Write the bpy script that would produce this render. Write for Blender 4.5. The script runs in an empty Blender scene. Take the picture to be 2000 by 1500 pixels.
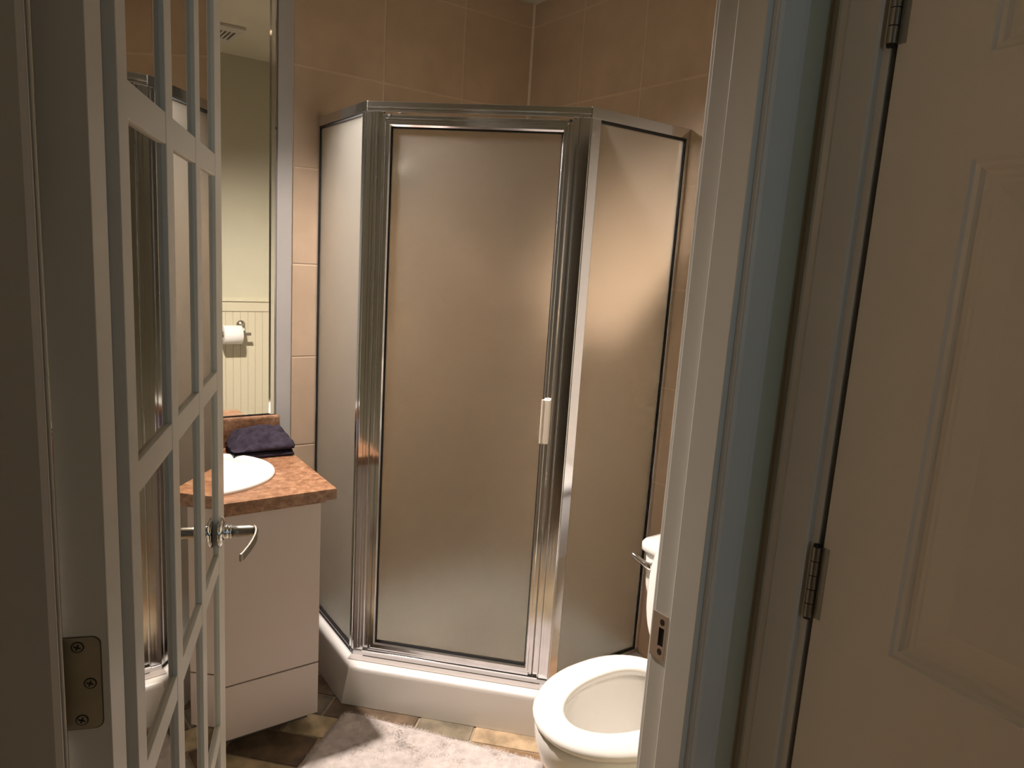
import bpy, bmesh, math, random
from mathutils import Vector, Matrix, noise
R = math.radians
random.seed(7)
S = bpy.context.scene
C = S.collection

# ------------------------------------------------------------------ camera
CAM_H = 1.45
yaw, pitch, roll = R(35.54), R(9.995), R(3.669)
fw = Vector((math.sin(yaw)*math.cos(pitch), math.cos(yaw)*math.cos(pitch), -math.sin(pitch)))
r0 = Vector((math.cos(yaw), -math.sin(yaw), 0)); u0 = r0.cross(fw)
rt = math.cos(roll)*r0 + math.sin(roll)*u0
up = -math.sin(roll)*r0 + math.cos(roll)*u0
cam = bpy.data.cameras.new('camera'); cam_o = bpy.data.objects.new('camera', cam); C.objects.link(cam_o)
cam.sensor_width = 36; cam.lens = 36*1378/2000; cam.clip_start = 0.01
m = Matrix((rt, up, -fw)).transposed().to_4x4(); m.translation = (0, 0, CAM_H)
cam_o.matrix_world = m
S.camera = cam_o

# ------------------------------------------------------------------ light
w = bpy.data.worlds.new('world'); S.world = w; w.use_nodes = True
w.node_tree.nodes['Background'].inputs[0].default_value = (0.55, 0.78, 1.0, 1)
w.node_tree.nodes['Background'].inputs[1].default_value = 0.25
def area_light(name, loc, rot, sx, sy, col, power):
    l = bpy.data.lights.new(name, 'AREA'); l.shape = 'RECTANGLE'; l.size = sx; l.size_y = sy
    l.color = col; l.energy = power
    o = bpy.data.objects.new(name, l); C.objects.link(o); o.location = loc; o.rotation_euler = rot
    return o
# daylight entering the hall through its window, behind the camera
area_light('hall_daylight', (0.585, -2.19, 1.55), (R(90), 0, 0), 0.40, 1.00, (0.36, 0.72, 1.0), 5.0)
# the ceiling spotlight beside the sink (its lamp)
LAMP = Vector((0.50, 2.13, 2.205))
AIM = Vector((1.27, 1.18, 0.10))
sl = bpy.data.lights.new('downlight_lamp', 'SPOT'); sl.energy = 390; sl.color = (1.0, 0.89, 0.82)
sl.spot_size = R(109); sl.spot_blend = 1.0; sl.shadow_soft_size = 0.045
so = bpy.data.objects.new('downlight_lamp', sl); C.objects.link(so); so.location = LAMP
so.rotation_euler = (AIM - LAMP).to_track_quat('-Z', 'Y').to_euler()   # gimbal lamp tilted into the room
V = S.view_settings
V.view_transform = 'Standard'; V.look = 'None'; V.gamma = 1; V.exposure = 0.0; V.use_curve_mapping = False
S.cycles.max_bounces = 6; S.cycles.transmission_bounces = 6; S.cycles.glossy_bounces = 3; S.cycles.diffuse_bounces = 3
S.cycles.use_adaptive_sampling = True; S.cycles.adaptive_threshold = 0.07
S.cycles.sample_clamp_indirect = 60.0
S.cycles.use_denoising = True

# ------------------------------------------------------------------ materials
def new_mat(name):
    mt = bpy.data.materials.new(name); mt.use_nodes = True
    return mt, mt.node_tree, mt.node_tree.nodes['Principled BSDF']
def mat(name, col, rough=0.5, metal=0.0, var=0.0, scale=20, bump=0.0, bscale=80, spec=0.5, coat=0.0, stretch=None):
    mt, nt, b = new_mat(name); L = nt.links
    b.inputs['Base Color'].default_value = (*col, 1); b.inputs['Roughness'].default_value = rough
    b.inputs['Metallic'].default_value = metal; b.inputs['Specular IOR Level'].default_value = spec
    b.inputs['Coat Weight'].default_value = coat
    tc = nt.nodes.new('ShaderNodeTexCoord'); mp = nt.nodes.new('ShaderNodeMapping')
    L.new(tc.outputs['Object'], mp.inputs[0])
    if stretch: mp.inputs['Scale'].default_value = stretch
    if var > 0:
        n = nt.nodes.new('ShaderNodeTexNoise'); n.inputs['Scale'].default_value = scale; n.inputs['Detail'].default_value = 6
        L.new(mp.outputs[0], n.inputs['Vector'])
        r = nt.nodes.new('ShaderNodeValToRGB')
        r.color_ramp.elements[0].color = (*[c*(1-var) for c in col], 1); r.color_ramp.elements[0].position = .3
        r.color_ramp.elements[1].color = (*[min(1, c*(1+var)) for c in col], 1); r.color_ramp.elements[1].position = .7
        L.new(n.outputs['Fac'], r.inputs[0]); L.new(r.outputs[0], b.inputs['Base Color'])
    if bump > 0:
        n2 = nt.nodes.new('ShaderNodeTexNoise'); n2.inputs['Scale'].default_value = bscale; n2.inputs['Detail'].default_value = 5
        L.new(mp.outputs[0], n2.inputs['Vector'])
        bp = nt.nodes.new('ShaderNodeBump'); bp.inputs['Strength'].default_value = bump; bp.inputs['Distance'].default_value = .002
        L.new(n2.outputs['Fac'], bp.inputs['Height']); L.new(bp.outputs[0], b.inputs['Normal'])
    return mt
M = {}
M['white_paint'] = mat('white_paint', (.68, .65, .58), .35, var=.03, scale=4)
M['door_paint'] = mat('door_paint', (.86, .79, .69), .42, var=.03, scale=5, bump=.25, bscale=60, stretch=(1, 1, .12))
M['wall_paint'] = mat('wall_paint', (.60, .57, .42), .6, var=.03, scale=3)
M['hall_paint'] = mat('hall_paint', (.74, .70, .62), .7, var=.03, scale=3)
M['hall_absorber'] = mat('hall_absorber_dark', (.20, .17, .13), .7, var=.03, scale=3)  # dark tone so the unseen hall wall bounces less light onto the left casing
M['ceiling_paint'] = mat('ceiling_paint', (.68, .64, .50), .8, var=.02, scale=5, bump=.1)
M['wainscot'] = mat('wainscot_paint', (.66, .61, .45), .42)
M['tile'] = mat('beige_tile', (.57, .425, .30), .33, var=.10, scale=7, bump=.06, bscale=40)
M['grout'] = mat('grout', (.67, .515, .38), .85, var=.06, scale=30)
M['caulk'] = mat('caulk', (.74, .62, .48), .6)
M['chrome'] = mat('polished_aluminium', (.74, .75, .77), .13, 1.0)
M['chrome2'] = mat('chrome', (.80, .81, .83), .07, 1.0)
M['nickel'] = mat('satin_nickel', (.42, .39, .33), .32, 1.0)
M['hinge_leaf'] = mat('dull_brass_hinge', (.36, .32, .23), .42, .8, var=.08, scale=30)
M['screw'] = mat('screw_metal', (.30, .27, .21), .4, .9)
M['black'] = mat('black_rubber', (.012, .012, .012), .5)
M['mirror'] = mat('mirror_glass', (.90, .90, .86), .0, 1.0)
M['pane'] = mat('mirrored_pane', (.66, .62, .54), .015, 1.0)
M['porcelain'] = mat('porcelain', (.86, .83, .78), .12, coat=.4)
M['acrylic'] = mat('white_acrylic', (.86, .83, .79), .22)
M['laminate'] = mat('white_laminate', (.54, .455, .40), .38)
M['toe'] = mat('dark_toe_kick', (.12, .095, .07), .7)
M['white_plastic'] = mat('white_plastic', (.80, .72, .62), .4)
M['towel'] = mat('navy_terry', (.036, .028, .040), .95, var=.25, scale=60, bump=.8, bscale=400, spec=.1)
M['paper'] = mat('tissue_paper', (.85, .82, .78), .9, bump=.15, bscale=120)
M['cardboard'] = mat('cardboard', (.35, .25, .16), .9)
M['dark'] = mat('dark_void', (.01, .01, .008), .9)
M['oak'] = mat('hall_floor_wood', (.58, .40, .24), .5, var=.2, scale=8, stretch=(1, 8, 1))
# laminate countertop: mottled brown-orange stone print
mt, nt, b = new_mat('brown_stone_laminate'); L = nt.links
tc = nt.nodes.new('ShaderNodeTexCoord')
n1 = nt.nodes.new('ShaderNodeTexNoise'); n1.inputs['Scale'].default_value = 44; n1.inputs['Detail'].default_value = 8; n1.inputs['Roughness'].default_value = .7; n1.inputs['Distortion'].default_value = .6
rp = nt.nodes.new('ShaderNodeValToRGB'); e = rp.color_ramp.elements
e[0].position = .30; e[0].color = (.10, .045, .022, 1); e[1].position = .70; e[1].color = (.42, .26, .16, 1)
x = e.new(.46); x.color = (.22, .105, .052, 1); x = e.new(.56); x.color = (.30, .155, .082, 1)
L.new(tc.outputs['Object'], n1.inputs['Vector']); L.new(n1.outputs['Fac'], rp.inputs[0]); L.new(rp.outputs[0], b.inputs['Base Color'])
b.inputs['Roughness'].default_value = .28; M['counter'] = mt
# frosted shower glass: scatters what lies behind it
def frosted(name, tint, tr):
    mt, nt, b = new_mat(name); L = nt.links; N = nt.nodes
    out = N['Material Output']
    b.inputs['Base Color'].default_value = (*tint, 1); b.inputs['Roughness'].default_value = .42
    b.inputs['Transmission Weight'].default_value = 1.0; b.inputs['IOR'].default_value = 1.3
    t = N.new('ShaderNodeBsdfTranslucent'); t.inputs[0].default_value = (*tr, 1)
    d = N.new('ShaderNodeBsdfDiffuse'); d.inputs[0].default_value = (*tr, 1)
    m1 = N.new('ShaderNodeMixShader'); m1.inputs[0].default_value = .30
    L.new(t.outputs[0], m1.inputs[1]); L.new(d.outputs[0], m1.inputs[2])
    m2 = N.new('ShaderNodeMixShader'); m2.inputs[0].default_value = .05
    L.new(b.outputs[0], m2.inputs[1]); L.new(m1.outputs[0], m2.inputs[2]); L.new(m2.outputs[0], out.inputs[0])
    return mt
M['frosted'] = frosted('frosted_glass', (.985, .975, .91), (.80, .80, .71))
# bath rug
M['rug'] = mat('rug_pile', (.60, .53, .49), .95, var=.16, scale=35, spec=.05)
# slate pieces
slate_cols = [(.46, .33, .20), (.27, .16, .075), (.52, .40, .24), (.15, .10, .06), (.38, .30, .17), (.40, .25, .14), (.22, .18, .12)]
SL = [mat('slate', c, .55, var=.45, scale=16, bump=.6, bscale=30) for c in slate_cols]
M['joint'] = mat('floor_joint', (.34, .27, .19), .8, var=.2, scale=30)
def emit(name, col, s):
    mt, nt, b = new_mat(name); b.inputs['Emission Color'].default_value = (*col, 1); b.inputs['Emission Strength'].default_value = s
    b.inputs['Base Color'].default_value = (.8, .8, .8, 1); return mt
M['bulb'] = emit('lit_bulb', (1, .82, .62), 12)
mt, nt, b = new_mat('window_glass'); b.inputs['Transmission Weight'].default_value = 1; b.inputs['Roughness'].default_value = 0
b.inputs['Base Color'].default_value = (.95, .98, 1, 1); M['winglass'] = mt

# ------------------------------------------------------------------ helpers
def link(name, me, material, parent=None, smooth=False):
    o = bpy.data.objects.new(name, me); C.objects.link(o)
    if material is not None and not me.materials: me.materials.append(M[material] if isinstance(material, str) else material)
    if parent: o.parent = parent
    if smooth:
        for p in me.polygons: p.use_smooth = True
    return o
def obj(name, bm, material, parent=None, smooth=False, bevel=0, seg=2, sub=0):
    me = bpy.data.meshes.new(name); bmesh.ops.recalc_face_normals(bm, faces=bm.faces); bm.to_mesh(me); bm.free()
    o = link(name, me, material, parent, smooth)
    if bevel:
        b = o.modifiers.new('bevel', 'BEVEL'); b.width = bevel; b.segments = seg; b.limit_method = 'ANGLE'; b.angle_limit = R(40)
        for p in me.polygons: p.use_smooth = True
        try:
            o.modifiers.new('wn', 'WEIGHTED_NORMAL')
        except Exception: pass
    if sub:
        s = o.modifiers.new('sub', 'SUBSURF'); s.levels = sub; s.render_levels = sub
    return o
def thing(name, label, cat, loc=(0, 0, 0), rotz=0, group=None, kind=None):
    o = bpy.data.objects.new(name, None); C.objects.link(o); o.empty_display_size = .05
    o.location = loc; o.rotation_euler = (0, 0, rotz); return tag(o, label, cat, group, kind)
def tag(o, label=None, cat=None, group=None, kind=None):
    if label: o['label'] = label
    if cat: o['category'] = cat
    if group: o['group'] = group
    if kind: o['kind'] = kind
    return o
def bx(bm, x0, x1, y0, y1, z0, z1):
    v = [bm.verts.new(p) for p in ((x0,y0,z0),(x1,y0,z0),(x1,y1,z0),(x0,y1,z0),(x0,y0,z1),(x1,y0,z1),(x1,y1,z1),(x0,y1,z1))]
    for f in ((0,3,2,1),(4,5,6,7),(0,1,5,4),(1,2,6,5),(2,3,7,6),(3,0,4,7)): bm.faces.new([v[i] for i in f])
    return v
def box(name, a, material, parent=None, bevel=0, **k):
    bm = bmesh.new(); bx(bm, *a); return obj(name, bm, material, parent, bevel=bevel, **k)
def loft(rings, close=True, cap0=True, cap1=True):
    bm = bmesh.new(); vs = [[bm.verts.new(p) for p in r] for r in rings]; n = len(vs[0])
    for a, b in zip(vs, vs[1:]):
        for i in range(n if close else n-1):
            j = (i+1) % n; bm.faces.new((a[i], a[j], b[j], b[i]))
    if cap0: bm.faces.new(vs[0][::-1])
    if cap1: bm.faces.new(vs[-1])
    return bm
def tube(pts, rad, n=12, caps=True):
    pts = [Vector(p) for p in pts]; rings = []
    rr = rad if isinstance(rad, (list, tuple)) else [rad]*len(pts)
    t0 = (pts[1]-pts[0]).normalized(); ref = Vector((0, 0, 1)) if abs(t0.z) < .9 else Vector((1, 0, 0))
    a = t0.cross(ref).normalized()
    for i, p in enumerate(pts):
        t = (pts[min(i+1, len(pts)-1)] - pts[max(i-1, 0)]).normalized()
        a = (a - t*a.dot(t)).normalized(); b = t.cross(a)
        rings.append([p + (a*math.cos(2*math.pi*k/n) + b*math.sin(2*math.pi*k/n))*rr[i] for k in range(n)])
    return loft(rings, cap0=caps, cap1=caps)
def lathe(prof, n=32, cx=0, cy=0, sx=1, sy=1):
    """rings (r, z) about a vertical axis"""
    return loft([[(cx+r*sx*math.cos(2*math.pi*k/n), cy+r*sy*math.sin(2*math.pi*k/n), z) for k in range(n)] for r, z in prof])
def prism(poly, z0, z1):
    return loft([[(x, y, z0) for x, y in poly], [(x, y, z1) for x, y in poly]])

X1, Y1, ZC = 1.725, 2.42, 2.43       # right wall, back wall, ceiling
XL = -0.55                            # left wall of the bathroom
YB, YH = 0.638, 0.554                 # bathroom face and hall face of the door wall
JL, JR = 0.014, 0.733                 # jamb faces of the bathroom doorway
XS = 0.847                            # right hall wall
DH = 2.045                            # door opening height

# ------------------------------------------------------------------ setting
fl = box('floor', (-0.9, 1.9, .60, 2.55, -0.06, -0.004), 'joint'); tag(fl, 'mottled brown and beige slate floor around the rug and shower base', 'floor', kind='structure')
tag(box('floor_hall', (-0.9, 1.4, -2.35, .60, -.06, 0), 'oak'), 'light oak hall floor below the picture', 'floor', kind='structure')
# slate slabs laid on the diagonal
e1 = Vector((.7071, -.7071, 0)); e2 = Vector((.7071, .7071, 0))
cache = {}
def inside(p): return XL+.01 < p.x < X1-.01 and YB+.01 < p.y < Y1-.01
v = -0.3
rows = []
while v < 3.4:
    h = random.choice((.10, .13, .16)); rows.append((v, h)); v += h
for v, h in rows:
    u = -2.2 + random.random()*.2
    while u < 1.8:
        l = random.choice((.12, .18, .24, .30))
        cs = [e1*(u+a) + e2*(v+b) for a in (0, l) for b in (0, h)]
        if all(inside(c) for c in cs):
            k = (l, h); ci = random.randrange(len(SL))
            if (k, ci) not in cache:
                bm = bmesh.new(); bx(bm, -l/2+.003, l/2-.003, -h/2+.003, h/2-.003, -.004, 0)
                for q in bm.verts:
                    if q.co.z > -.002: q.co.x *= .985; q.co.y *= .98; q.co.z += random.uniform(-.0015, 0)
                me = bpy.data.meshes.new('slate_slab'); bm.to_mesh(me); bm.free(); me.materials.append(SL[ci]); cache[(k, ci)] = me
            o = bpy.data.objects.new('slate_slab', cache[(k, ci)]); C.objects.link(o); o.parent = fl
            c = e1*(u+l/2) + e2*(v+h/2); o.location = c; o.rotation_euler = (0, 0, R(-45))
        u += l
ce = box('ceiling', (-0.9, 1.9, -2.35, 2.55, ZC, ZC+.08), 'ceiling_paint'); tag(ce, 'cream painted ceiling seen in the vanity mirror', 'ceiling', kind='structure')

# back wall with tiles
wb = box('wall_back', (XL-.1, X1+.1, Y1, Y1+.1, 0, ZC), 'wall_paint'); tag(wb, 'back wall with mirror and beige square shower tiles', 'wall', kind='structure')
wr = box('wall_right', (X1, X1+.1, YH, Y1, 0, ZC), mat('pale_wall_paint', (.74, .67, .60), .55, var=.02, scale=3)); tag(wr, 'right bathroom wall tiled beside the frosted shower', 'wall', kind='structure')
TP, ZP = .3165, .3185
zl = [2.344-ZP*k for k in range(8)]; zs = [ZC] + zl + [0.0]
g = box('grout_bed', (X1-3*TP, X1, Y1-.0076, Y1, 0, ZC-.001), 'grout', wb)
g = box('grout_bed', (X1-.0076, X1, Y1-3*TP, Y1-.0076, 0, ZC-.001), 'grout', wr)
tc_ = {}
def tile_mesh(wd, ht):
    k = (round(wd, 3), round(ht, 3))
    if k not in tc_:
        bm = bmesh.new(); gp = .0022
        v = bx(bm, -wd/2+gp, wd/2-gp, -.0086, -.0035, -ht/2+gp, ht/2-gp)
        for q in bm.verts:
            if q.co.y < -.005: q.co.x -= math.copysign(.0015, q.co.x); q.co.z -= math.copysign(.0015, q.co.z)
        bmesh.ops.recalc_face_normals(bm, faces=bm.faces)
        me = bpy.data.meshes.new('wall_tile'); bm.to_mesh(me); bm.free(); me.materials.append(M['tile']); tc_[k] = me
    return tc_[k]
for i in range(len(zs)-1):
    za, zb = zs[i+1], zs[i]
    if zb-za < .02: continue
    for j in range(3):
        o = bpy.data.objects.new('wall_tile', tile_mesh(TP, zb-za)); C.objects.link(o); o.parent = wb
        o.location = (X1-TP*(j+.5), Y1, (za+zb)/2)
        o = bpy.data.objects.new('wall_tile', tile_mesh(TP, zb-za)); C.objects.link(o); o.parent = wr
        o.location = (X1, Y1-TP*(j+.5), (za+zb)/2); o.rotation_euler = (0, 0, R(-90))
bm = bmesh.new(); vs = [bm.verts.new(p) for p in ((X1-.016, Y1-.008, 0), (X1-.008, Y1-.016, 0), (X1-.004, Y1-.004, 0), (X1-.016, Y1-.008, ZC-.001), (X1-.008, Y1-.016, ZC-.001), (X1-.004, Y1-.004, ZC-.001))]
for f in ((0,1,4,3), (1,2,5,4), (2,0,3,5), (0,2,1), (3,4,5)): bm.faces.new([vs[i] for i in f])
obj('caulk_bead', bm, 'caulk', wb)
t = box('trim_1', (.726, X1-3*TP, Y1-.014, Y1, 0, ZC-.001), mat('grey_white_paint', (.47, .45, .43), .4, var=.03, scale=4), bevel=.003); tag(t, 'white vertical trim board between the mirror and shower tiles', 'trim', kind='structure')

# door wall, bathroom side wainscot
def wall_pieces(name, boxes, m, label):
    bm = bmesh.new()
    for a in boxes: bx(bm, *a)
    return tag(obj(name, bm, m), label, 'wall', kind='structure')
wf = wall_pieces('wall_front', [(-.9, JL-.02, YH, YB, 0, ZC), (JR+.02, X1, YH, YB, 0, ZC), (JL-.02, JR+.02, YH, YB, DH+.02, ZC)], 'wall_paint', 'pale wall with beadboard wainscot, seen in the mirror')
BW = .041
bd = bmesh.new(); vv = bx(bd, 0, BW-.0002, 0, .008, .09, 1.066)
for q in bd.verts:
    if q.co.y > .004: q.co.x += .0006 if q.co.x < .01 else -.0006
me = bpy.data.meshes.new('wainscot_board'); bmesh.ops.recalc_face_normals(bd, faces=bd.faces); bd.to_mesh(me); bd.free(); me.materials.append(M['wainscot'])
xx = JR+.075
while xx < X1-BW:
    o = bpy.data.objects.new('wainscot_board', me); C.objects.link(o); o.parent = wf; o.location = (xx, YB, 0); xx += BW
cap = box('wainscot_cap', (JR+.075, X1, YB, YB+.014, 1.062, 1.118), 'wainscot', wf, bevel=.003)
box('cap_lip', (JR+.075, X1, YB, YB+.022, 1.118, 1.130), 'wainscot', cap, bevel=.003)
box('skirting', (JR+.075, X1, YB, YB+.014, 0, .09), 'wainscot', wf, bevel=.003)
wl = box('wall_left', (XL-.1, XL, YB, Y1, 0, ZC), 'wall_paint'); tag(wl, 'left bathroom wall behind the open door', 'wall', kind='structure')
# hall shell
DY0, DY1 = -0.305, 0.473            # opening of the hall closet door
wh = wall_pieces('wall_hall_right', [(XS, XS+.09, DY1+.012, YH, 0, ZC), (XS, XS+.09, -2.2, DY0-.012, 0, ZC), (XS, XS+.09, DY0-.012, DY1+.012, DH+.02, ZC)], 'hall_paint', 'hall wall holding the six-panel door on the right')
wall_pieces('wall_hall_left_blocker', [(-.9, -.8, -.45, YH, 0, ZC), (-.9, .32, -2.2, -.45, 0, ZC)], 'hall_absorber', 'hall wall with a corner added behind the viewer to shade the left casing')  # second block is an added corner that blocks window light from the left casing
WX0, WX1, WZ0, WZ1 = .36, .81, 1.0, 2.1
wall_pieces('wall_hall_back', [(-.9, WX0, -2.3, -2.2, 0, ZC), (WX1, XS+.09, -2.3, -2.2, 0, ZC), (WX0, WX1, -2.3, -2.2, 0, WZ0), (WX0, WX1, -2.3, -2.2, WZ1, ZC)], 'hall_paint', 'hall wall with a window behind the viewer')
wn = thing('window_1', 'white framed hall window behind the viewer', 'window', (0, 0, 0), kind='structure')
bm = bmesh.new(); bx(bm, WX0, WX1, -2.28, -2.22, WZ0, WZ0+.04); bx(bm, WX0, WX1, -2.28, -2.22, WZ1-.04, WZ1); bx(bm, WX0, WX0+.04, -2.28, -2.22, WZ0+.04, WZ1-.04); bx(bm, WX1-.04, WX1, -2.28, -2.22, WZ0+.04, WZ1-.04)
obj('window_frame', bm, 'white_paint', wn)
for k in (1, 2):
    xm = WX0+(WX1-WX0)*k/3; box('window_bar', (xm-.012, xm+.012, -2.265, -2.235, WZ0+.04, WZ1-.04), 'white_paint', wn)
for k in range(3):
    xa = WX0+.04 if k == 0 else WX0+(WX1-WX0)*k/3+.012
    xb = WX1-.04 if k == 2 else WX0+(WX1-WX0)*(k+1)/3-.012
    box('window_pane', (xa, xb, -2.252, -2.248, WZ0+.04, WZ1-.04), 'winglass', wn)

# unseen lamp added on the left hall wall to brighten the right door
hl = thing('hall_fill_lamp', 'unseen wall lamp added in the hall to brighten the right door', 'light', (-.80, .495, 1.75))
box('back_plate', (0, .012, -.04, .04, -.07, .07), 'nickel', hl, bevel=.003)
obj('arm', tube([(.010, 0, 0), (.04, 0, -.01), (.065, 0, -.01)], .006, 10), 'nickel', hl, True)
obj('lamp_shade', loft([[(.075+r*math.cos(2*math.pi*k/24), r*math.sin(2*math.pi*k/24), z) for k in range(24)] for r, z in ((.045, -.05), (.030, .06), (.028, .06), (.043, -.05))], cap0=False, cap1=False), 'white_plastic', hl, True)
hp = bpy.data.lights.new('hall_fill_light', 'POINT'); hp.energy = 3.3; hp.color = (1, .74, .50); hp.shadow_soft_size = .03
hpo = bpy.data.objects.new('hall_fill_light', hp); C.objects.link(hpo); hpo.location = (-.66, .505, 1.72)
# bathroom door frame
def casing(bm_path, name, parent): pass
tf = thing('trim_2', 'white painted jamb and casing around the bathroom doorway', 'door frame', kind='structure')
CF = .544                            # hall face of the casing
box('jamb', (JL-.02, JL, YH-.004, YB, 0, DH), 'white_paint', tf, bevel=.0015)
jr = box('jamb', (JR, JR+.02, YH-.004, YB, 0, DH), 'white_paint', tf, bevel=.0015)
box('head_jamb', (JL-.02, JR+.02, YH-.004, YB, DH, DH+.02), 'white_paint', tf)
ST = .0105
box('door_stop', (JL, JL+.0027, .556, .600, 0, DH-.011), 'white_paint', tf, bevel=.0015)
box('door_stop', (JR-ST, JR, .556, .600, 0, DH-.011), 'white_paint', tf, bevel=.0015)
box('door_stop', (JL+.0001, JR-.0001, .556, .600, DH-.011, DH), 'white_paint', tf)
def casing_v(x0, x1, yf, yb, z1, parent, inner):
    # moulded profile: flat with a rounded outer back band, swept vertically
    d = 1 if x1 > x0 else -1; wd = abs(x1-x0)
    prof = [(0, yb), (0, yf+.004), (.004, yf+.001), (wd*.70, yf), (wd*.78, yf+.003), (wd*.90, yf+.0015), (wd, yf+.005), (wd, yb)]
    return obj('casing', prism([(x0+d*a, y) for a, y in prof], 0, z1), 'white_paint', parent)
casing_v(JR+.002, JR+.060, CF, YH, DH+.06, tf, 1)
casing_v(JL-.0012, JL-.0592, CF, YH, DH+.06, tf, 1)
box('head_casing', (JL-.003, JR+.002, CF, YH, DH+.002, DH+.06), 'white_paint', tf, bevel=.002)
box('casing', (JR+.008, JR+.066, YB, YB+.012, 0, DH+.06), 'white_paint', tf, bevel=.002)
box('casing', (JL-.066, JL-.012, YB, YB+.012, 0, DH+.06), 'white_paint', tf, bevel=.002)
# strike plate on the right jamb
sp = bmesh.new()
zc = .934; hh = .034; y0, y1 = .612, .6385
def plate_with_hole(bm, x, dx, y0, y1, z0, z1, hy0, hy1, hz0, hz1):
    for a in ((y0, y1, z0, hz0), (y0, y1, hz1, z1), (y0, hy0, hz0, hz1), (hy1, y1, hz0, hz1)): bx(bm, x-dx, x, a[0], a[1], a[2], a[3])
plate_with_hole(sp, JR, .0014, y0, y1, zc-hh, zc+hh, .6155, .6255, zc-.014, zc+.014)
spo = obj('strike_plate', sp, mat('strike_steel', (.52, .43, .37), .36, .75, var=.05), tf)
box('latch_hole', (JR-.0004, JR+.0005, .6155, .6255, zc-.014, zc+.014), 'dark', spo)
for dz in (-.0225, .0225):
    ring = [(JR-.0016, .6205+.0042*math.cos(2*math.pi*k/16), zc+dz+.0050*math.sin(2*math.pi*k/16)) for k in range(16)]
    ring2 = [(JR-.0012, p[1], p[2]) for p in ring]
    obj('screw', loft([ring2, ring]), mat('dark_screw', (.06, .045, .035), .4, .6), spo)

# ------------------------------------------------------------------ mirrored french door, standing open
TH = R(20.3)
dr = thing('door_1', 'white fifteen-pane mirrored door standing open on the left', 'door', (.052, .637, 0), R(90)-TH, kind='structure')
# local frame of the door: +x along the door from the hinge edge, +y into the slab (away from the visible face)
W, TK = .711, .0345
DZ0, DZ1 = .012, 2.03
RB = .0055                           # depth of mirrored panes behind the face
cols = [(.116, .276), (.313, .466), (.502, .644)]
rails = [(DZ0, .225), (.536, .570), (.8695, .9035), (1.2005, 1.2325), (1.552, 1.586), (1.905, DZ1)]
def dbox(name, s0, s1, n0, n1, z0, z1, m, p, bevel=0): return box(name, (s0, s1, n0, n1, z0, z1), m, p, bevel=bevel)
dbox('core', .0415, W, .0115, TK, DZ0, DZ1, 'white_paint', dr)
dbox('hinge_stile', 0, .0415, 0, TK, DZ0, DZ1, 'white_paint', dr, .001)
dbox('grille_stile', .083, .116, 0, .0115, DZ0, DZ1, 'white_paint', dr, .001)
dbox('latch_stile', .644, W, 0, .0115, DZ0, DZ1, 'white_paint', dr, .001)
for a, b in ((.276, .313), (.466, .502)): dbox('muntin', a, b, 0, .0115, rails[0][1], rails[-1][0], 'white_paint', dr, .001)
dbox('bottom_rail', .116, .644, 0, .0115, *rails[0], 'white_paint', dr, .001)
dbox('top_rail', .116, .644, 0, .0115, *rails[-1], 'white_paint', dr, .001)
for z0, z1 in rails[1:-1]:
    for a, b in cols: dbox('glazing_bar', a, b, .0006, .0115, z0, z1, 'white_paint', dr, .001)
pm = {}
for (a, b) in cols:
    for (l0, l1), (h0, h1) in zip(rails, rails[1:]):
        dbox('mirror_pane', a, b, RB, .0115, l1, h0, 'pane', dr)
# hinges with leaf on the door edge
for zc_ in (.29, 1.0725, 1.80):
    bm = bmesh.new()
    z0, z1 = zc_-.0425, zc_+.0425; t0, t1 = .0065, TK+.001; rr = .007
    poly = [(t1, z0), (t1, z1)] + [(t0+rr-rr*math.sin(a), z1-rr+rr*math.cos(a)) for a in [R(x) for x in (0, 22, 45, 67, 90)]] + [(t0+rr-rr*math.cos(a), z0+rr-rr*math.sin(a)) for a in [R(x) for x in (0, 22, 45, 67, 90)]]
    lf = obj('hinge_leaf', loft([[(-.0008, t, z) for t, z in poly], [(.002, t, z) for t, z in poly]]), 'hinge_leaf', dr)
    border = [( .0065+(t-.0065)*1.0-(.0008 if t < .02 else 0), zc_+(z-zc_)*1.018) for t, z in poly]
    obj('mortise', loft([[(-.0003, t, z) for t, z in border], [(.002, t, z) for t, z in border]]), 'toe', lf)
    for tt, dz in ((.0235, .034), (.0150, 0), (.0225, -.034)):
        n = 20
        ring = lambda r, x: [(x, tt+r*math.cos(2*math.pi*k/n), zc_+dz+r*math.sin(2*math.pi*k/n)) for k in range(n)]
        sc = obj('screw', loft([ring(.0042, -.0007), ring(.0042, -.0013), ring(.0036, -.0015)]), 'screw', lf)
        ann = obj('screw_recess', loft([ring(.0051, -.0007), ring(.0051, -.00095)]), 'dark', lf)
        cb = bmesh.new()
        for an in (20, 110):
            c, s = math.cos(R(an)), math.sin(R(an)); a_ = .0027; b_ = .0006
            q = [(a_*c-b_*s, a_*s+b_*c), (-a_*c-b_*s, -a_*s+b_*c), (-a_*c+b_*s, -a_*s-b_*c), (a_*c+b_*s, a_*s-b_*c)]
            vs = [[cb.verts.new((xx_, tt+p, zc_+dz+r)) for p, r in q] for xx_ in (-.0014, -.00165)]
            cb.faces.new(vs[1]); cb.faces.new(vs[0][::-1])
            for i in range(4): cb.faces.new((vs[0][i], vs[0][(i+1) % 4], vs[1][(i+1) % 4], vs[1][i]))
        obj('cross_slot', cb, 'dark', lf)
    obj('hinge_knuckle', tube([(-.004, TK+.005, z0), (-.004, TK+.005, z1)], .0055, 14), 'hinge_leaf', dr, True)
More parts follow.
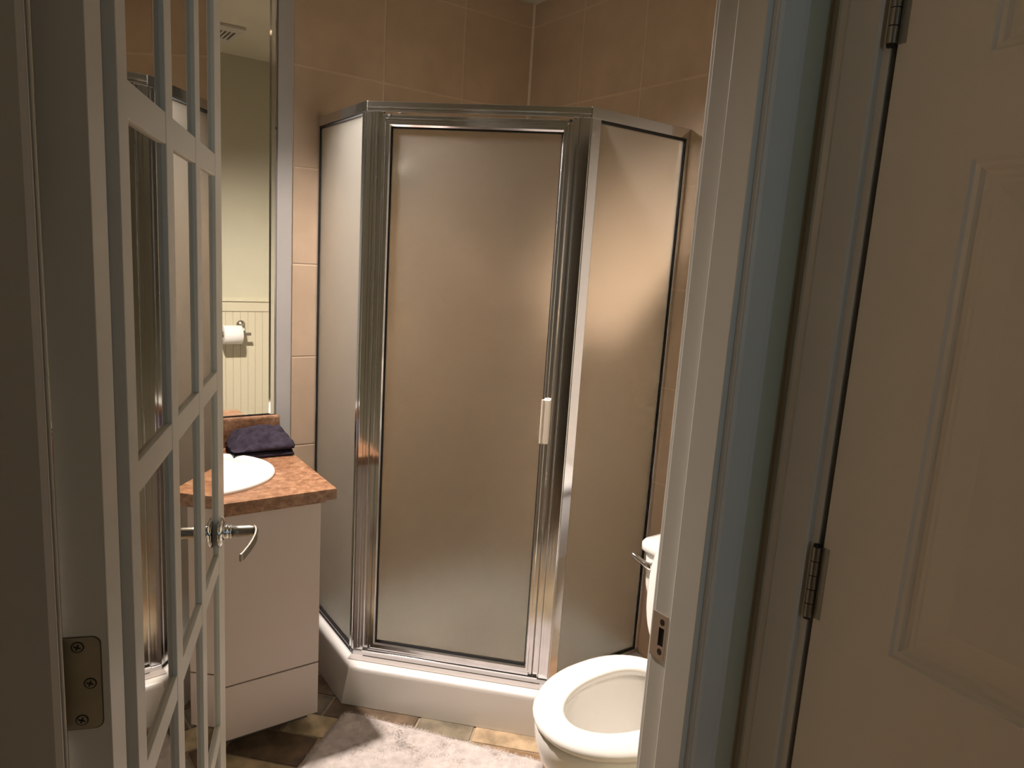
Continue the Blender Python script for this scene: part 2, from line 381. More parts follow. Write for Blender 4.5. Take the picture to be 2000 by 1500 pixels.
# lever handles on both faces
def lever(sgn, y0):
    hd = bpy.data.objects.new('lever_handle', None); C.objects.link(hd); hd.parent = dr; hd.location = (.654, y0, .943); hd.scale = (1, sgn, 1); hd.empty_display_size = .02
    def ringy(r, y, n=28): return [(r*math.cos(2*math.pi*k/n), y, r*math.sin(2*math.pi*k/n)) for k in range(n)]
    obj('rose', loft([ringy(.027, 0), ringy(.027, -.003), ringy(.023, -.0065), ringy(.015, -.009)]), 'chrome2', hd, True)
    obj('collar', loft([ringy(.0125, -.008), ringy(.0125, -.0135), ringy(.0105, -.0145), ringy(.0105, -.0165), ringy(.012, -.018), ringy(.012, -.020)]), 'chrome2', hd, True)
    obj('shank', tube([(0, -.018, 0), (0, -.034, 0), (0, -.050, 0), (-.0015, -.0575, 0), (-.004, -.0605, 0)], [.0100, .0100, .0100, .0090, .0065], 18), 'nickel', hd, True)
    path = [(.004, -.0570), (-.004, -.0605), (-.016, -.0625), (-.034, -.0625), (-.058, -.0600), (-.082, -.0560), (-.110, -.0495), (-.116, -.0465)]
    rings = []
    for i, (px_, py_) in enumerate(path):
        q0, q1 = path[max(i-1, 0)], path[min(i+1, len(path)-1)]
        tx, ty = q1[0]-q0[0], q1[1]-q0[1]; l_ = math.hypot(tx, ty); nx_, ny_ = -ty/l_, tx/l_
        hz = [.0095, .0098, .0092, .0085, .0078, .0074, .0070, .0066][i]; tk = .0024
        rings.append([(px_+nx_*a_, py_+ny_*a_, z_) for a_, z_ in ((-tk, -hz*.8), (-tk*.6, -hz), (tk*.6, -hz), (tk, -hz*.8), (tk, hz*.8), (tk*.6, hz), (-tk*.6, hz), (-tk, hz*.8))])
    obj('lever', loft(rings), 'nickel', hd, bevel=.0006)
    return hd
lever(1, 0); lever(-1, TK)

# ------------------------------------------------------------------ six-panel hall door, slightly ajar
AJ = R(6)
d2 = thing('door_2', 'six-panel cream door with two visible hinges on the right', 'door', (.8475, .4665, 0), R(-90)-AJ, kind='structure')
# local +x runs from the hinge edge towards the viewer, +y into the slab
W2 = .755
def panel_door(parent):
    st = .105; ms = .10
    pw = (W2-2*st-ms)/2
    xs = [(st, st+pw), (st+pw+ms, W2-st)]
    zs_ = [(.22, .835), (1.012, 1.585), (1.692, 1.915)]
    bm = bmesh.new()
    F = lambda a: bx(bm, *a)
    z_prev = .012
    obj_b = []
    # stiles and rails
    bm2 = bmesh.new(); bx(bm2, 0, W2, .014, .035, .012, 2.03); obj('core', bm2, 'door_paint', parent)
    for a, b in ((0, st), (st+pw, st+pw+ms), (W2-st, W2)):
        box('stile', (a, b, 0, .014, .012, 2.03), 'door_paint', parent)
    for x0, x1 in xs:
        for z0, z1 in ((.012, .22), (.835, 1.012), (1.585, 1.692), (1.915, 2.03)):
            box('rail', (x0, x1, 0, .014, z0, z1), 'door_paint', parent)
        for z0, z1 in zs_:
            # moulded raised panel: stepped sticking, recessed field, raised centre
            prof = [(0, 0), (.003, .0035), (.008, .0045), (.012, .0085), (.017, .0100), (.021, .0095), (.024, .0098), (.055, .0048), (.058, .0042)]
            rings = [[(x0+d, y, z0+d), (x1-d, y, z0+d), (x1-d, y, z1-d), (x0+d, y, z1-d)] for d, y in prof]
            o = obj('raised_panel', loft(rings, cap0=False), 'door_paint', parent)
panel_door(d2)
for zc_ in (.30, 1.058, 1.770):
    hg = obj('hinge_leaf', (lambda b: (bx(b, -.0005, .0095, -.0012, .003, zc_-.049, zc_+.049), b)[1])(bmesh.new()), 'nickel', d2)
    for k in range(5):
        za = zc_-.049+k*.0196
        obj('knuckle', tube([(-.0055, -.0055, za+.0006), (-.0055, -.0055, za+.0190)], .0058, 24), 'nickel', hg, False)
    obj('hinge_pin', tube([(-.0055, -.0055, zc_-.052), (-.0055, -.0055, zc_+.052)], .0046, 12), 'black', hg, True)
    box('jamb_leaf', (-.0108, -.0035, -.0005, .004, zc_-.049, zc_+.049), 'nickel', hg)
obj('door_knob', (lambda: tube([(W2-.06, 0, .95), (W2-.06, -.012, .95), (W2-.06, -.02, .95), (W2-.06, -.032, .95), (W2-.06, -.045, .95), (W2-.06, -.056, .95), (W2-.06, -.06, .95)], [.026, .024, .011, .012, .025, .023, .01], 20))(), 'nickel', d2, True)
t3 = thing('trim_3', 'grey-white casing and jamb around the right hall door', 'door frame', kind='structure')
def casing_h(y0, y1, parent):
    d = 1 if y1 > y0 else -1; wd = abs(y1-y0); xf = .8345
    prof = [(XS, 0), (xf+.003, 0), (xf, .003), (xf, wd*.70), (xf+.003, wd*.78), (xf+.0015, wd*.90), (xf+.005, wd), (XS, wd)]
    return obj('casing', prism([(x, y0+d*a) for x, a in prof], 0, DH+.06), 'white_paint', parent)
casing_h(.483, .542, t3); casing_h(DY0-.010, DY0-.069, t3)
box('head_casing', (.8345, XS, DY0-.010, .483, DH+.004, DH+.06), 'white_paint', t3, bevel=.002)
box('jamb', (XS-.001, XS+.09, DY1+.0005, DY1+.012, 0, DH), 'white_paint', t3)
box('jamb', (XS-.001, XS+.09, DY0-.012, DY0, 0, DH), 'white_paint', t3)
box('head_jamb', (XS-.001, XS+.09, DY0-.012, DY1+.012, DH, DH+.018), 'white_paint', t3)
box('door_stop', (XS+.045, XS+.057, DY1-.009, DY1+.0005, 0, DH), 'toe', t3)
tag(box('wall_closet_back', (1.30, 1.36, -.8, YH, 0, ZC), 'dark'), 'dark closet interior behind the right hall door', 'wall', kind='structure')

# ------------------------------------------------------------------ shower base
Zb = .135
BL, BR = Vector((.806, 1.966)), Vector((1.274, 1.498))
def base_poly(d, wall=0.010, draft=0.0):
    # outline inset by d on the three open sides
    k = d*math.tan(R(22.5)); e = d+draft; dg = d*1.41421       # side faces lean in by draft, the front stays upright
    sm = BL.x+BL.y+dg
    return [(BL.x+e, Y1-wall), (BL.x+e, sm-BL.x-e), (sm-BR.y-e, BR.y+e), (X1-wall, BR.y+e), (X1-wall, Y1-wall)]
sb = thing('shower_tray', 'white neo-angle shower base with a bright rounded rim', 'shower base', (0, 0, 0))
rg = []
for d, z in ((0, 0), (.003, .118), (.004, .127), (.0065, .132), (.011, .1345), (.016, Zb), (.075, Zb), (.088, .131), (.10, .06), (.13, .045)):
    rg.append([(x, y, z) for x, y in base_poly(d, .010 if d < .08 else .010+(d-.08)*1.2, .013*min(1, z/.11) if d < .05 else .013*max(0, 1-(d-.05)/.03))])
bm = loft(rg, cap0=True, cap1=True)
so_ = obj('pan', bm, 'acrylic', sb, bevel=.004)
dn = obj('drain', lathe([(.045, .0445), (.045, .0475), (.040, .0480)], 24, 1.36, 2.05), 'chrome', sb, True)

# ------------------------------------------------------------------ shower enclosure
se = thing('shower_enclosure', 'chrome framed neo-angle shower with frosted glass panels and door', 'shower', (0, 0, 0))
LC, RC = Vector((.861, 2.008, 0)), Vector((1.3175, 1.5515, 0))
U = (RC-LC).normalized(); NO = Vector((-.7071, -.7071, 0)); DL = (RC-LC).length
ZT = 1.872
def plane_box(name, org, ud, nd, s0, s1, n0, n1, z0, z1, material, parent, bevel=0):
    bm = bmesh.new(); vv = bx(bm, s0, s1, n0, n1, z0, z1)
    for q in bm.verts: q.co = Vector(org) + ud*q.co.x + nd*q.co.y + Vector((0, 0, q.co.z))
    return obj(name, bm, material, parent, bevel=bevel)
def door_box(name, s0, s1, n0, n1, z0, z1, m, p, bevel=.0012): return plane_box(name, LC, U, NO, s0, s1, n0, n1, z0, z1, m, p, bevel)
# posts at the two corners: mitred five-sided extrusions with fine ribs
def post(name, c, mir):
    w_, d_ = .032, .030
    a = LC if not mir else RC; uu = U if not mir else -U
    side = Vector((0, 1, 0)) if not mir else Vector((1, 0, 0))
    out = Vector((-1, 0, 0)) if not mir else Vector((0, -1, 0))
    c0 = a
    P = [c0 + side*.034, c0, c0 + uu*.030, c0 + uu*.030 - NO*.022, c0 + side*.034 - out*.022]
    return obj(name, prism([(p.x, p.y) for p in P], Zb+.001, ZT-.028), 'chrome', se, bevel=.001)
post('corner_post', LC, False); post('corner_post', RC, True)
for s in (.013, .0225): door_box('post_rib', s-.0012, s+.0012, 0, .0016, Zb+.03, ZT-.03, 'chrome', se, 0)
for s in (DL-.013, DL-.0225): door_box('post_rib', s-.0012, s+.0012, 0, .0016, Zb+.03, ZT-.03, 'chrome', se, 0)
# door jambs
door_box('door_jamb', .0305, .049, -.018, -.002, Zb+.026, ZT-.028, 'chrome', se)
door_box('door_jamb', DL-.049, DL-.0305, -.018, -.002, Zb+.026, ZT-.028, 'chrome', se)
door_box('jamb_lip', .0305, .0345, -.002, .003, Zb+.026, ZT-.028, 'chrome', se, .0006)
door_box('jamb_lip', DL-.0345, DL-.0305, -.002, .003, Zb+.026, ZT-.028, 'chrome', se, .0006)
# header over the door, with steps
h = door_box('header', 0, DL, -.022, .001, ZT-.028, ZT, 'chrome', se)
door_box('header_bead', .02, DL-.02, .001, .004, ZT-.028, ZT-.0235, 'chrome', h, .0008)
door_box('header_bead', .0, DL, .001, .0035, ZT-.018, ZT-.0145, 'chrome', h, .0008)
door_box('sill', .0, DL, -.022, .004, Zb+.0005, Zb+.020, 'chrome', se)
door_box('sill_flange', -.006, DL+.006, .004, .030, Zb+.0005, Zb+.0045, mat('satin_aluminium', (.66, .60, .56), .5, .45), se, .0008)
door_box('sill_bead', .032, DL-.032, -.002, .008, Zb+.020, Zb+.026, 'chrome', se, .0008)
# the swinging door
D0, D1, DB, DT = .0505, DL-.0505, .163, 1.836
sd = bpy.data.objects.new('shower_door', None); C.objects.link(sd); sd.parent = se
fwid = .024
def mitre_frame(s0, s1, z0, z1, wd, prof):
    """stepped picture-frame moulding; prof = (inset, n)"""
    rings = []
    for d, n in prof:
        rings.append([LC + U*(s0+d) + NO*n + Vector((0, 0, z0+d*1.25)), LC + U*(s1-d) + NO*n + Vector((0, 0, z0+d*1.25)), LC + U*(s1-d) + NO*n + Vector((0, 0, z1-d*1.35)), LC + U*(s0+d) + NO*n + Vector((0, 0, z1-d*1.35))])
    return loft(rings + [rings[0]], cap0=False, cap1=False)
obj('door_frame', mitre_frame(D0, D1, DB, DT, fwid, [(0, -.016), (0, .005), (.0015, .007), (.0075, .007), (.0085, .0045), (.0125, .0045), (.0135, .0085), (.0205, .0085), (.0240, .0035), (.0240, -.016)]), 'chrome', sd)
gz0, gz1 = DB+.024*1.25, DT-.024*1.35
gs0, gs1 = D0+.024, D1-.024
door_box('frosted_pane', gs0+.003, gs1-.003, -.009, -.004, gz0+.003, gz1-.003, 'frosted', sd, 0)
obj('door_gasket', mitre_frame(gs0, gs1, gz0, gz1, .003, [(0, -.010), (0, -.001), (.0032, -.001), (.0032, -.010)]), 'black', sd)
hb = door_box('pull_handle', D1-.0235, D1-.001, .0085, .026, .922, 1.054, 'white_plastic', sd, .002)
door_box('handle_grip', D1-.027, D1-.0215, .018, .027, .922, 1.054, 'white_plastic', hb, .001)
for s in (D0+.019, D1-.004): door_box('pivot_bush', s-.004, s+.004, .0, .009, DT-.006, DT+.001, 'black', sd, 0)
door_box('pivot_bush', D1-.012, D1-.001, .0, .0092, DB-.001, DB+.006, 'black', sd, 0)
# fixed side panels
def side_panel(org, ud, nd, L_, wf0, mirrored):
    p = bpy.data.objects.new('side_panel', None); C.objects.link(p); p.parent = se
    B_ = lambda name, s0, s1, n0, n1, z0, z1, m, bv=.001: plane_box(name, org, ud, nd, s0, s1, n0, n1, z0, z1, m, p, bv)
    B_('top_rail', 0.001, L_, -.022, .002, ZT-.028, ZT+.002, 'chrome')
    B_('corner_stile', wf0[0], wf0[1], -.004, .002, Zb+.015, ZT-.028, 'chrome')
    B_('bottom_rail', .034, L_, -.022, .002, Zb+.0005, Zb+.017, 'chrome')
    B_('bottom_track', .0, L_, .002, .007, Zb+.0005, Zb+.0085, 'chrome', .0006)
    B_('wall_channel', L_-.013, L_, -.020, .001, Zb+.017, ZT-.028, 'chrome')
    a, b, c, d = wf0[1], L_-.013, Zb+.017, ZT-.028
    B_('gasket', a, b, -.010, -.0005, d-.0075, d, 'black', 0)
    B_('gasket', a, b, -.010, -.0005, c, c+.006, 'black', 0)
    B_('gasket', b-.005, b, -.010, -.0005, c+.006, d-.0075, 'black', 0)
    B_('gasket', a, a+.002, -.010, -.0005, c+.006, d-.0075, 'black', 0)
    B_('frosted_pane', a+.002, b-.005, -.008, -.003, c+.006, d-.0075, 'frosted', 0)
    return p
side_panel(LC, Vector((0, 1, 0)), Vector((-1, 0, 0)), Y1-.010-LC.y, (.012, .014), False)
side_panel(RC, Vector((1, 0, 0)), Vector((0, -1, 0)), X1-.010-RC.x, (.003, .036), True)
# shower head inside
sh = thing('overhead_shower', 'blurred dark shower head behind the frosted door', 'shower head', (1.10, Y1-.009, 1.80))
def discy(r, y, n=20): return [(r*math.cos(2*math.pi*k/n), y, r*math.sin(2*math.pi*k/n)) for k in range(n)]
obj('flange', loft([discy(.03, 0), discy(.03, -.004), discy(.014, -.012)]), 'nickel', sh, True)
obj('arm', tube([(0, -.008, 0), (0, -.06, .005), (0, -.11, -.01), (0, -.15, -.045)], .0095, 12), 'nickel', sh, True)
obj('spray_face', tube([(0, -.145, -.04), (0, -.165, -.06), (0, -.185, -.085), (0, -.20, -.105), (0, -.203, -.109)], [.014, .018, .042, .05, .046], 20), 'nickel', sh, True)

# ------------------------------------------------------------------ vanity
CX0, CX1, CY0, CZ = .07, .735, 1.860, .771
vn = thing('vanity_cabinet', 'plain white vanity cabinet under the brown countertop', 'cabinet', (0, 0, 0))
bx0, bx1, by0 = .10, .700, 1.905
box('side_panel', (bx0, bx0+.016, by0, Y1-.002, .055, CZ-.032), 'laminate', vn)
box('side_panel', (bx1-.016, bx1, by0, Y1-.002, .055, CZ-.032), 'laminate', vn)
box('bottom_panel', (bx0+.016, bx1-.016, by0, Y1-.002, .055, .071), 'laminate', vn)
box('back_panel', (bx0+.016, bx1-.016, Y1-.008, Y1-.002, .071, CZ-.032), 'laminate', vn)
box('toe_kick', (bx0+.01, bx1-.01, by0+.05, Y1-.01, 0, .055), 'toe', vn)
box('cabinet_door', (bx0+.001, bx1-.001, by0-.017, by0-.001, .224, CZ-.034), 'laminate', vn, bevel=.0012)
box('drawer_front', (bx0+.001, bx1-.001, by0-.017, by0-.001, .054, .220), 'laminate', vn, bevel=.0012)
ct = thing('countertop', 'mottled brown laminate countertop with backsplash', 'countertop', (0, 0, 0))
SX, SY, SA, SB = .395, 2.122, .235, .202
# slab with an oval cut-out
def slab_hole(x0, x1, y0, y1, z0, z1, a, b, n=48):
    bm = bmesh.new()
    def outer(t):
        c, s = math.cos(t), math.sin(t); k = 1e9
        if abs(c) > 1e-6: k = min(k, ((x1-SX) if c > 0 else (x0-SX))/c)
        if abs(s) > 1e-6: k = min(k, ((y1-SY) if s > 0 else (y0-SY))/s)
        return (SX+c*k, SY+s*k)
    ang = sorted(set([2*math.pi*k/n for k in range(n)] + [math.atan2(y-SY, x-SX) % (2*math.pi) for x in (x0, x1) for y in (y0, y1)]))
    lo, li, ho, hi = [], [], [], []
    for t in ang:
        ox, oy = outer(t); ix, iy = SX+a*math.cos(t), SY+b*math.sin(t)
        lo.append(bm.verts.new((ox, oy, z0))); li.append(bm.verts.new((ix, iy, z0))); ho.append(bm.verts.new((ox, oy, z1))); hi.append(bm.verts.new((ix, iy, z1)))
    k = len(ang)
    for i in range(k):
        j = (i+1) % k
        bm.faces.new((ho[i], ho[j], hi[j], hi[i])); bm.faces.new((lo[i], li[i], li[j], lo[j]))
        bm.faces.new((lo[i], lo[j], ho[j], ho[i])); bm.faces.new((li[i], hi[i], hi[j], li[j]))
    return bm
obj('slab', slab_hole(CX0, CX1, CY0, Y1-.001, CZ-.032, CZ, SA-.02, SB-.02), 'counter', ct, bevel=.004)
box('front_edge', (CX0+.001, CX1-.03, CY0+.003, CY0+.024, CZ-.038, CZ-.032), 'counter', ct)
bm = prism([(Y1-.002, CZ), (Y1-.022, CZ), (Y1-.022, CZ+.088), (Y1-.018, CZ+.097), (Y1-.012, CZ+.100), (Y1-.002, CZ+.100)], CX0, .735)
for q in bm.verts: q.co = Vector((q.co.z, q.co.x, q.co.y))
obj('backsplash', bm, 'counter', ct, bevel=.002)
sk = thing('sink', 'glossy white oval drop-in sink in the countertop', 'sink', (0, 0, 0))
prof = [(1.0, CZ), (1.0, CZ+.006), (.985, CZ+.012), (.955, CZ+.015), (.90, CZ+.013), (.86, CZ+.004), (.83, CZ-.02), (.76, CZ-.07), (.60, CZ-.115), (.35, CZ-.135), (.10, CZ-.140)]
obj('basin', lathe([(r, z) for r, z in prof] , 56, SX, SY, SA, SB), 'porcelain', sk, True)
obj('drain', lathe([(.024, CZ-.1395), (.024, CZ-.137), (.016, CZ-.1365)], 20, SX, SY), 'chrome2', sk, True)
fc = thing('faucet', 'chrome faucet at the back of the sink, mostly hidden', 'faucet', (SX, 2.345, CZ))
obj('base_plate', lathe([(.026, 0), (.026, .008), (.018, .014)], 24), 'chrome2', fc, True)
obj('spout', tube([(0, 0, .01), (0, 0, .06), (0, -.02, .09), (0, -.07, .10), (0, -.115, .085), (0, -.12, .07)], [.016, .015, .014, .012, .011, .011], 16), 'chrome2', fc, True)
obj('handle', tube([(0, .005, .07), (0, .008, .105), (0, -.02, .115), (0, -.055, .125)], [.013, .013, .008, .006], 14), 'chrome2', fc, True)
# folded navy towel
tw = thing('hand_towel', 'dark navy towel folded in a heap beside the sink', 'towel', (.642, 2.306, CZ), R(-4))
def pad(w_, d_, h_, z, seed, amp, bulge, skew=0.0, droop=0.0):
    nx, ny = 34, 24; bm = bmesh.new(); top, bot = [], []
    for j in range(ny+1):
        rt_, rb_ = [], []
        for i in range(nx+1):
            a, b_ = i/nx*2-1, j/ny*2-1
            # rounded-rectangle footprint with a wavy hem
            e_ = 1-.06*(abs(a*b_)**3)
            wob = noise.noise(Vector((a*2.2, b_*2.2, seed)))*.05
            px = a*w_/2*e_*(1+wob) + skew*b_
            py = b_*d_/2*e_*(1+wob)
            edge = max(0., 1-max(abs(a), abs(b_))**6)**.5
            n_ = noise.noise(Vector((a*1.6+seed, b_*2.0, seed*1.7))) + .5*noise.noise(Vector((a*4.5+b_*2, b_*4.0-a*1.5, seed+3)))
            ridge = abs(noise.noise(Vector((a*2.4-b_*1.8, b_*2.6, seed+9))))
            hz = h_*(.42+.58*edge) + (n_*amp - ridge*amp*1.6)*edge + bulge*(1-abs(a)**6)*min(1, max(0, (b_+1.05)/1.5))*(1-abs(b_)**8) - droop*max(0, -a)*1.0
            rt_.append(bm.verts.new((px, py, z+max(.004, hz)))); rb_.append(bm.verts.new((px*.985, py*.985, z+.0005 + h_*.12*(1-edge))))
        top.append(rt_); bot.append(rb_)
    for j in range(ny):
        for i in range(nx):
            bm.faces.new((top[j][i], top[j][i+1], top[j+1][i+1], top[j+1][i])); bm.faces.new((bot[j][i], bot[j+1][i], bot[j+1][i+1], bot[j][i+1]))
    for i in range(nx):
        bm.faces.new((bot[0][i], bot[0][i+1], top[0][i+1], top[0][i])); bm.faces.new((bot[ny][i+1], bot[ny][i], top[ny][i], top[ny][i+1]))
    for j in range(ny):
        bm.faces.new((bot[j+1][0], bot[j][0], top[j][0], top[j+1][0])); bm.faces.new((bot[j][nx], bot[j+1][nx], top[j+1][nx], top[j][nx]))
    return bm
obj('lower_fold', pad(.198, .150, .020, 0, 3.1, .003, .0), 'towel', tw, True)
obj('upper_fold', pad(.200, .150, .026, .021, 7.7, .013, .040, droop=.016), 'towel', tw, True)
# mirror over the counter
mr = thing('vanity_mirror', 'tall frameless wall mirror above the backsplash', 'mirror', (0, 0, 0))
box('mirror_glass', (CX0-.15, .7005, Y1-.010, Y1-.002, CZ+.102, 2.40), 'mirror', mr)
bm = prism([(.7005, Y1-.002), (.7005, Y1-.0105), (.706, Y1-.0135), (.718, Y1-.0135), (.724, Y1-.0105), (.724, Y1-.002)], CZ+.102, 2.40)
obj('chrome_edge', bm, 'chrome2', mr)
box('bottom_edge', (CX0-.15, .7005, Y1-.0115, Y1-.010, CZ+.102, CZ+.105), 'black', mr)
# ceiling spotlight beside the sink (its lamp is at the top of the script)
dl = thing('ceiling_spotlight', 'small white ceiling spotlight aimed away from the sink', 'light', (LAMP.x, LAMP.y, ZC))
obj('canopy', lathe([(.05, 0), (.05, -.010), (.042, -.018), (.012, -.022)], 32), 'white_plastic', dl, True)
obj('stem', tube([(0, 0, -.018), (0, 0, -.10)], .007, 14), 'chrome2', dl, True)
ax = (AIM - LAMP).normalized(); tip = LAMP - Vector((LAMP.x, LAMP.y, ZC))
hd_ = obj('lamp_head', tube([tip - ax*.115, tip - ax*.112, tip - ax*.095, tip - ax*.03, tip - ax*.004, tip - ax*.004, tip - ax*.02], [.006, .030, .042, .050, .052, .049, .046], 28, False), 'white_plastic', dl, True)
obj('lamp_face', tube([tip - ax*.022, tip - ax*.020, tip - ax*.0195], [.045, .045, .02], 28), 'bulb', dl, True)
# ceiling vent
vt = thing('ceiling_vent', 'square white ceiling fan grille with dark slots', 'vent', (.807, 1.05, ZC))
bm = bmesh.new(); a, b = .14, .112
for q in ((-a, a, -a, -b), (-a, a, b, a), (-a, -b, -b, b), (b, a, -b, b)): bx(bm, q[0], q[1], q[2], q[3], -.014, -.0005)
obj('frame', bm, 'white_paint', vt, bevel=.002)
box('cavity', (-b, b, -b+.03, b-.05, -.003, -.0005), 'dark', vt)
box('band', (-b, b, -b, -b+.03, -.0135, -.0005), 'white_paint', vt); box('band', (-b, b, b-.05, b, -.0135, -.0005), 'white_paint', vt)
k = -b
while k < b-.006:
    box('slat', (k, k+.0095, -b+.03, b-.05, -.013, -.003), 'white_paint', vt); k += .0186

# ------------------------------------------------------------------ toilet
tl = thing('toilet', 'white toilet with raised lid beside the shower', 'toilet', (0, 1.092, 0))
def egg(cx, fr, bk, hw, n=48, sq=2.0, sqb=2.6, z=0):
    r = []
    for k in range(n):
        t = 2*math.pi*k/n; c, s = math.cos(t), math.sin(t)
        p = sqb if c > 0 else sq
        x_ = math.copysign(abs(c)**(2/p), c)*(bk if c > 0 else fr); y_ = math.copysign(abs(s)**(2/p), s)*hw
        r.append((cx+x_, y_, z))
    return r
rings = [egg(1.30, .27, .20, .105, z=0), egg(1.30, .265, .20, .100, z=.03), egg(1.29, .235, .20, .092, z=.10), egg(1.27, .235, .21, .100, z=.17), egg(1.235, .245, .22, .128, z=.24), egg(1.20, .247, .22, .160, z=.30), egg(1.185, .245, .22, .175, z=.345), egg(1.18, .240, .215, .178, z=.375), egg(1.18, .236, .21, .174, z=.383),
         egg(1.185, .185, .15, .118, z=.383), egg(1.185, .188, .15, .120, z=.365), egg(1.19, .185, .15, .118, z=.34), egg(1.20, .165, .14, .102, z=.28), egg(1.215, .12, .11, .078, z=.21), egg(1.235, .07, .07, .05, z=.165), egg(1.24, .03, .03, .025, z=.155)]
obj('bowl', loft(rings), 'porcelain', tl, True)
sr = [egg(1.178, .238, .205, .181, z=.386), egg(1.178, .242, .207, .184, z=.391), egg(1.178, .243, .207, .185, z=.399), egg(1.178, .238, .204, .181, z=.4055), egg(1.178, .228, .200, .171, z=.409),
      egg(1.19, .190, .150, .112, z=.409), egg(1.19, .183, .147, .106, z=.4055), egg(1.19, .181, .146, .104, z=.398), egg(1.19, .184, .148, .107, z=.386)]
obj('seat', loft(sr + [sr[0]], cap0=False, cap1=False), 'porcelain', tl, True)
# raised lid leaning on the tank
def lidring(inset, d):
    e_ = egg(0, .238-inset, .19-inset, .147-inset)
    o_ = []
    for x_, y_, _ in e_:
        h_ = .19-x_          # height along the lid
        o_.append((1.376+h_*.03+d, y_, .408+h_))
    return o_
obj('lid', loft([lidring(.006, 0), lidring(0, .004), lidring(0, .012), lidring(.006, .016)]), 'porcelain', tl, True)
for s in (-1, 1): obj('seat_hinge', tube([(1.372, s*.055, .398), (1.372, s*.095, .398)], .010, 12), 'white_plastic', tl, True)
def rr_box(x0, x1, hw, z, rad=.05, bow=.02, n=8):
    pts = []
    cs = [(x1-rad*.4, hw-rad*.4, 0, rad*.4), (x0+rad, hw-rad, 90, rad), (x0+rad, -hw+rad, 180, rad), (x1-rad*.4, -hw+rad*.4, 270, rad*.4)]
    for cx_, cy_, a0, r_ in cs:
        for k in range(n+1):
            t = R(a0+90*k/n); pts.append([cx_+r_*math.cos(t), cy_+r_*math.sin(t), z])
    for p in pts:
        if p[0] < (x0+x1)/2: p[0] -= bow*max(0, 1-(p[1]/hw)**2)
    return [tuple(p) for p in pts]
obj('tank', loft([rr_box(1.455, 1.700, .145, .385, .03, .010), rr_box(1.445, 1.700, .160, .43, .03, .011), rr_box(1.434, 1.700, .190, .50, .028, .012), rr_box(1.427, 1.700, .208, .57, .026, .012), rr_box(1.424, 1.700, .216, .667, .026, .012)]), 'porcelain', tl, bevel=.006)
obj('tank_lid', loft([rr_box(1.419, 1.705, .221, .6675, .030, .012), rr_box(1.413, 1.708, .227, .672, .033, .012), rr_box(1.413, 1.708, .227, .689, .033, .012), rr_box(1.419, 1.704, .221, .697, .03, .012), rr_box(1.435, 1.69, .205, .701, .03, .012)]), 'porcelain', tl, True)
lv = obj('flush_lever', tube([(1.424, .160, .638), (1.410, .160, .638), (1.403, .163, .639), (1.400, .178, .642), (1.398, .203, .648), (1.396, .222, .654), (1.396, .227, .656)], [.012, .012, .011, .008, .007, .0072, .005], 14), 'chrome2', tl, True)

# toilet paper on the door wall
th_ = thing('toilet_paper_holder', 'satin nickel paper holder on the wainscot, seen in the mirror', 'paper holder', (1.055, YB+.008, .988))
obj('rose', loft([discy(.024, 0), discy(.024, .004), discy(.016, .012), discy(.009, .016)]), 'nickel', th_, True)
obj('post', tube([(0, .012, 0), (0, .045, 0), (0, .066, -.008), (0, .075, -.03), (.002, .075, -.045)], .0075, 12), 'nickel', th_, True)
obj('bar', tube([(.036, .075, -.047), (.02, .075, -.047), (-.13, .075, -.047), (-.135, .075, -.047)], [.009, .0085, .0085, .008], 12), 'nickel', th_, True)
rl = thing('toilet_paper_roll', 'white toilet paper roll on its holder, seen in the mirror', 'paper roll', (1.04, YB+.083, .938))
def ringx(r, x): return [(x, r*math.cos(2*math.pi*k/28), r*math.sin(2*math.pi*k/28)) for k in range(28)]
obj('paper', loft([ringx(.019, -.10), ringx(.0505, -.10), ringx(.0525, -.098), ringx(.0525, -.002), ringx(.0505, 0), ringx(.019, 0), ringx(.019, -.10)], cap0=False, cap1=False), 'paper', rl, True)
obj('core_tube', loft([ringx(.0188, -.099), ringx(.0188, -.001), ringx(.0175, -.001), ringx(.0175, -.099), ringx(.0188, -.099)], cap0=False, cap1=False), 'cardboard', rl, True)

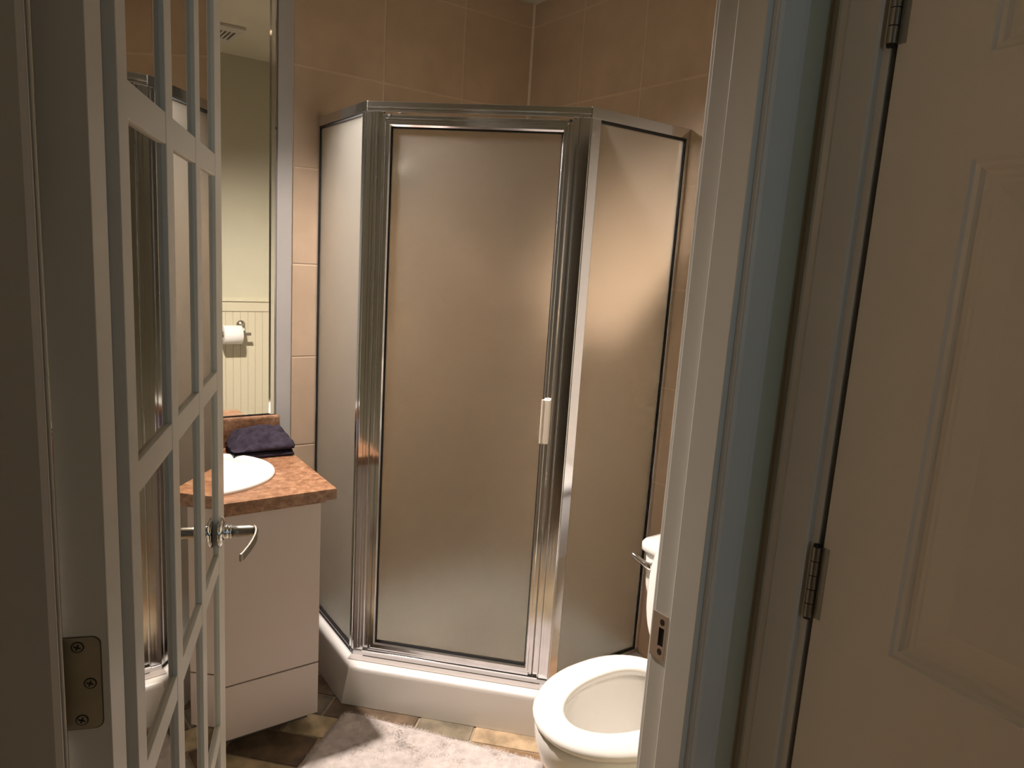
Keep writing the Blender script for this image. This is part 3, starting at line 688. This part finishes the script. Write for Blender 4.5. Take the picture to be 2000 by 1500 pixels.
# ------------------------------------------------------------------ bath rug
rugo = Vector((.80, 1.918, 0)); ru = Vector((.63, -.7766, 0)); rv = Vector((-.7766, -.63, 0))
rug = thing('bath_rug', 'fluffy pale grey bath rug in front of the shower', 'rug', (0, 0, 0))
RL, RW = .66, .48
def rug_pt(a, b):
    # rounded corners
    return rugo + ru*a + rv*b
bm = bmesh.new(); nu, nv = 90, 66; grid = []
for i in range(nu+1):
    row = []
    for j in range(nv+1):
        a, b = i/nu*RL, j/nv*RW
        rc = .035
        for (ca, cb) in ((rc, rc), (RL-rc, rc), (rc, RW-rc), (RL-rc, RW-rc)):
            da, db = a-ca, b-cb
            if (da < 0) == (ca < RL/2) and (db < 0) == (cb < RW/2) and da*da+db*db > rc*rc and (abs(da) > 0 and abs(db) > 0):
                if (ca < RL/2 and a < ca or ca > RL/2 and a > ca) and (cb < RW/2 and b < cb or cb > RW/2 and b > cb):
                    l_ = math.hypot(da, db); a, b = ca+da*rc/l_, cb+db*rc/l_
        e_ = min(i, nu-i, (j), (nv-j))
        p = rug_pt(a, b)
        z = .0135 + .0035*noise.noise(p*14) + .0022*noise.noise(p*45) + .0018*noise.noise(p*110)
        z *= min(1, .25 + e_*.3)
        row.append(bm.verts.new((p.x, p.y, z)))
    grid.append(row)
for i in range(nu):
    for j in range(nv): bm.faces.new((grid[i][j], grid[i+1][j], grid[i+1][j+1], grid[i][j+1]))
bd = [e_ for e_ in bm.edges if e_.is_boundary]
ex = bmesh.ops.extrude_edge_only(bm, edges=bd)
for q in ex['geom']:
    if isinstance(q, bmesh.types.BMVert): q.co.z = .001
obj('pad', bm, 'rug', rug, True)
vs, fs = [], []
rnd = random.Random(3)
for k in range(26000):
    a, b = rnd.uniform(.006, RL-.006), rnd.uniform(.006, RW-.006)
    p = rug_pt(a, b)
    cl = noise.noise(p*22)*3.0 + noise.noise(p*6)*2.5
    an = cl + rnd.uniform(-.8, .8)
    l_ = rnd.uniform(.007, .013); tilt = rnd.uniform(.4, 1.2)
    d = Vector((math.cos(an), math.sin(an), 0)); s_ = Vector((-d.y, d.x, 0))*.0007
    z = .0105
    i0 = len(vs); b0 = Vector((p.x, p.y, z)); tp = b0 + d*l_*math.sin(tilt) + Vector((0, 0, l_*math.cos(tilt)*.7))
    vs += [tuple(b0-s_), tuple(b0+s_), tuple(tp)]; fs.append((i0, i0+1, i0+2))
me = bpy.data.meshes.new('pile'); me.from_pydata(vs, [], fs); me.update()
o = link('pile', me, 'rug', rug); o['kind'] = 'stuff'
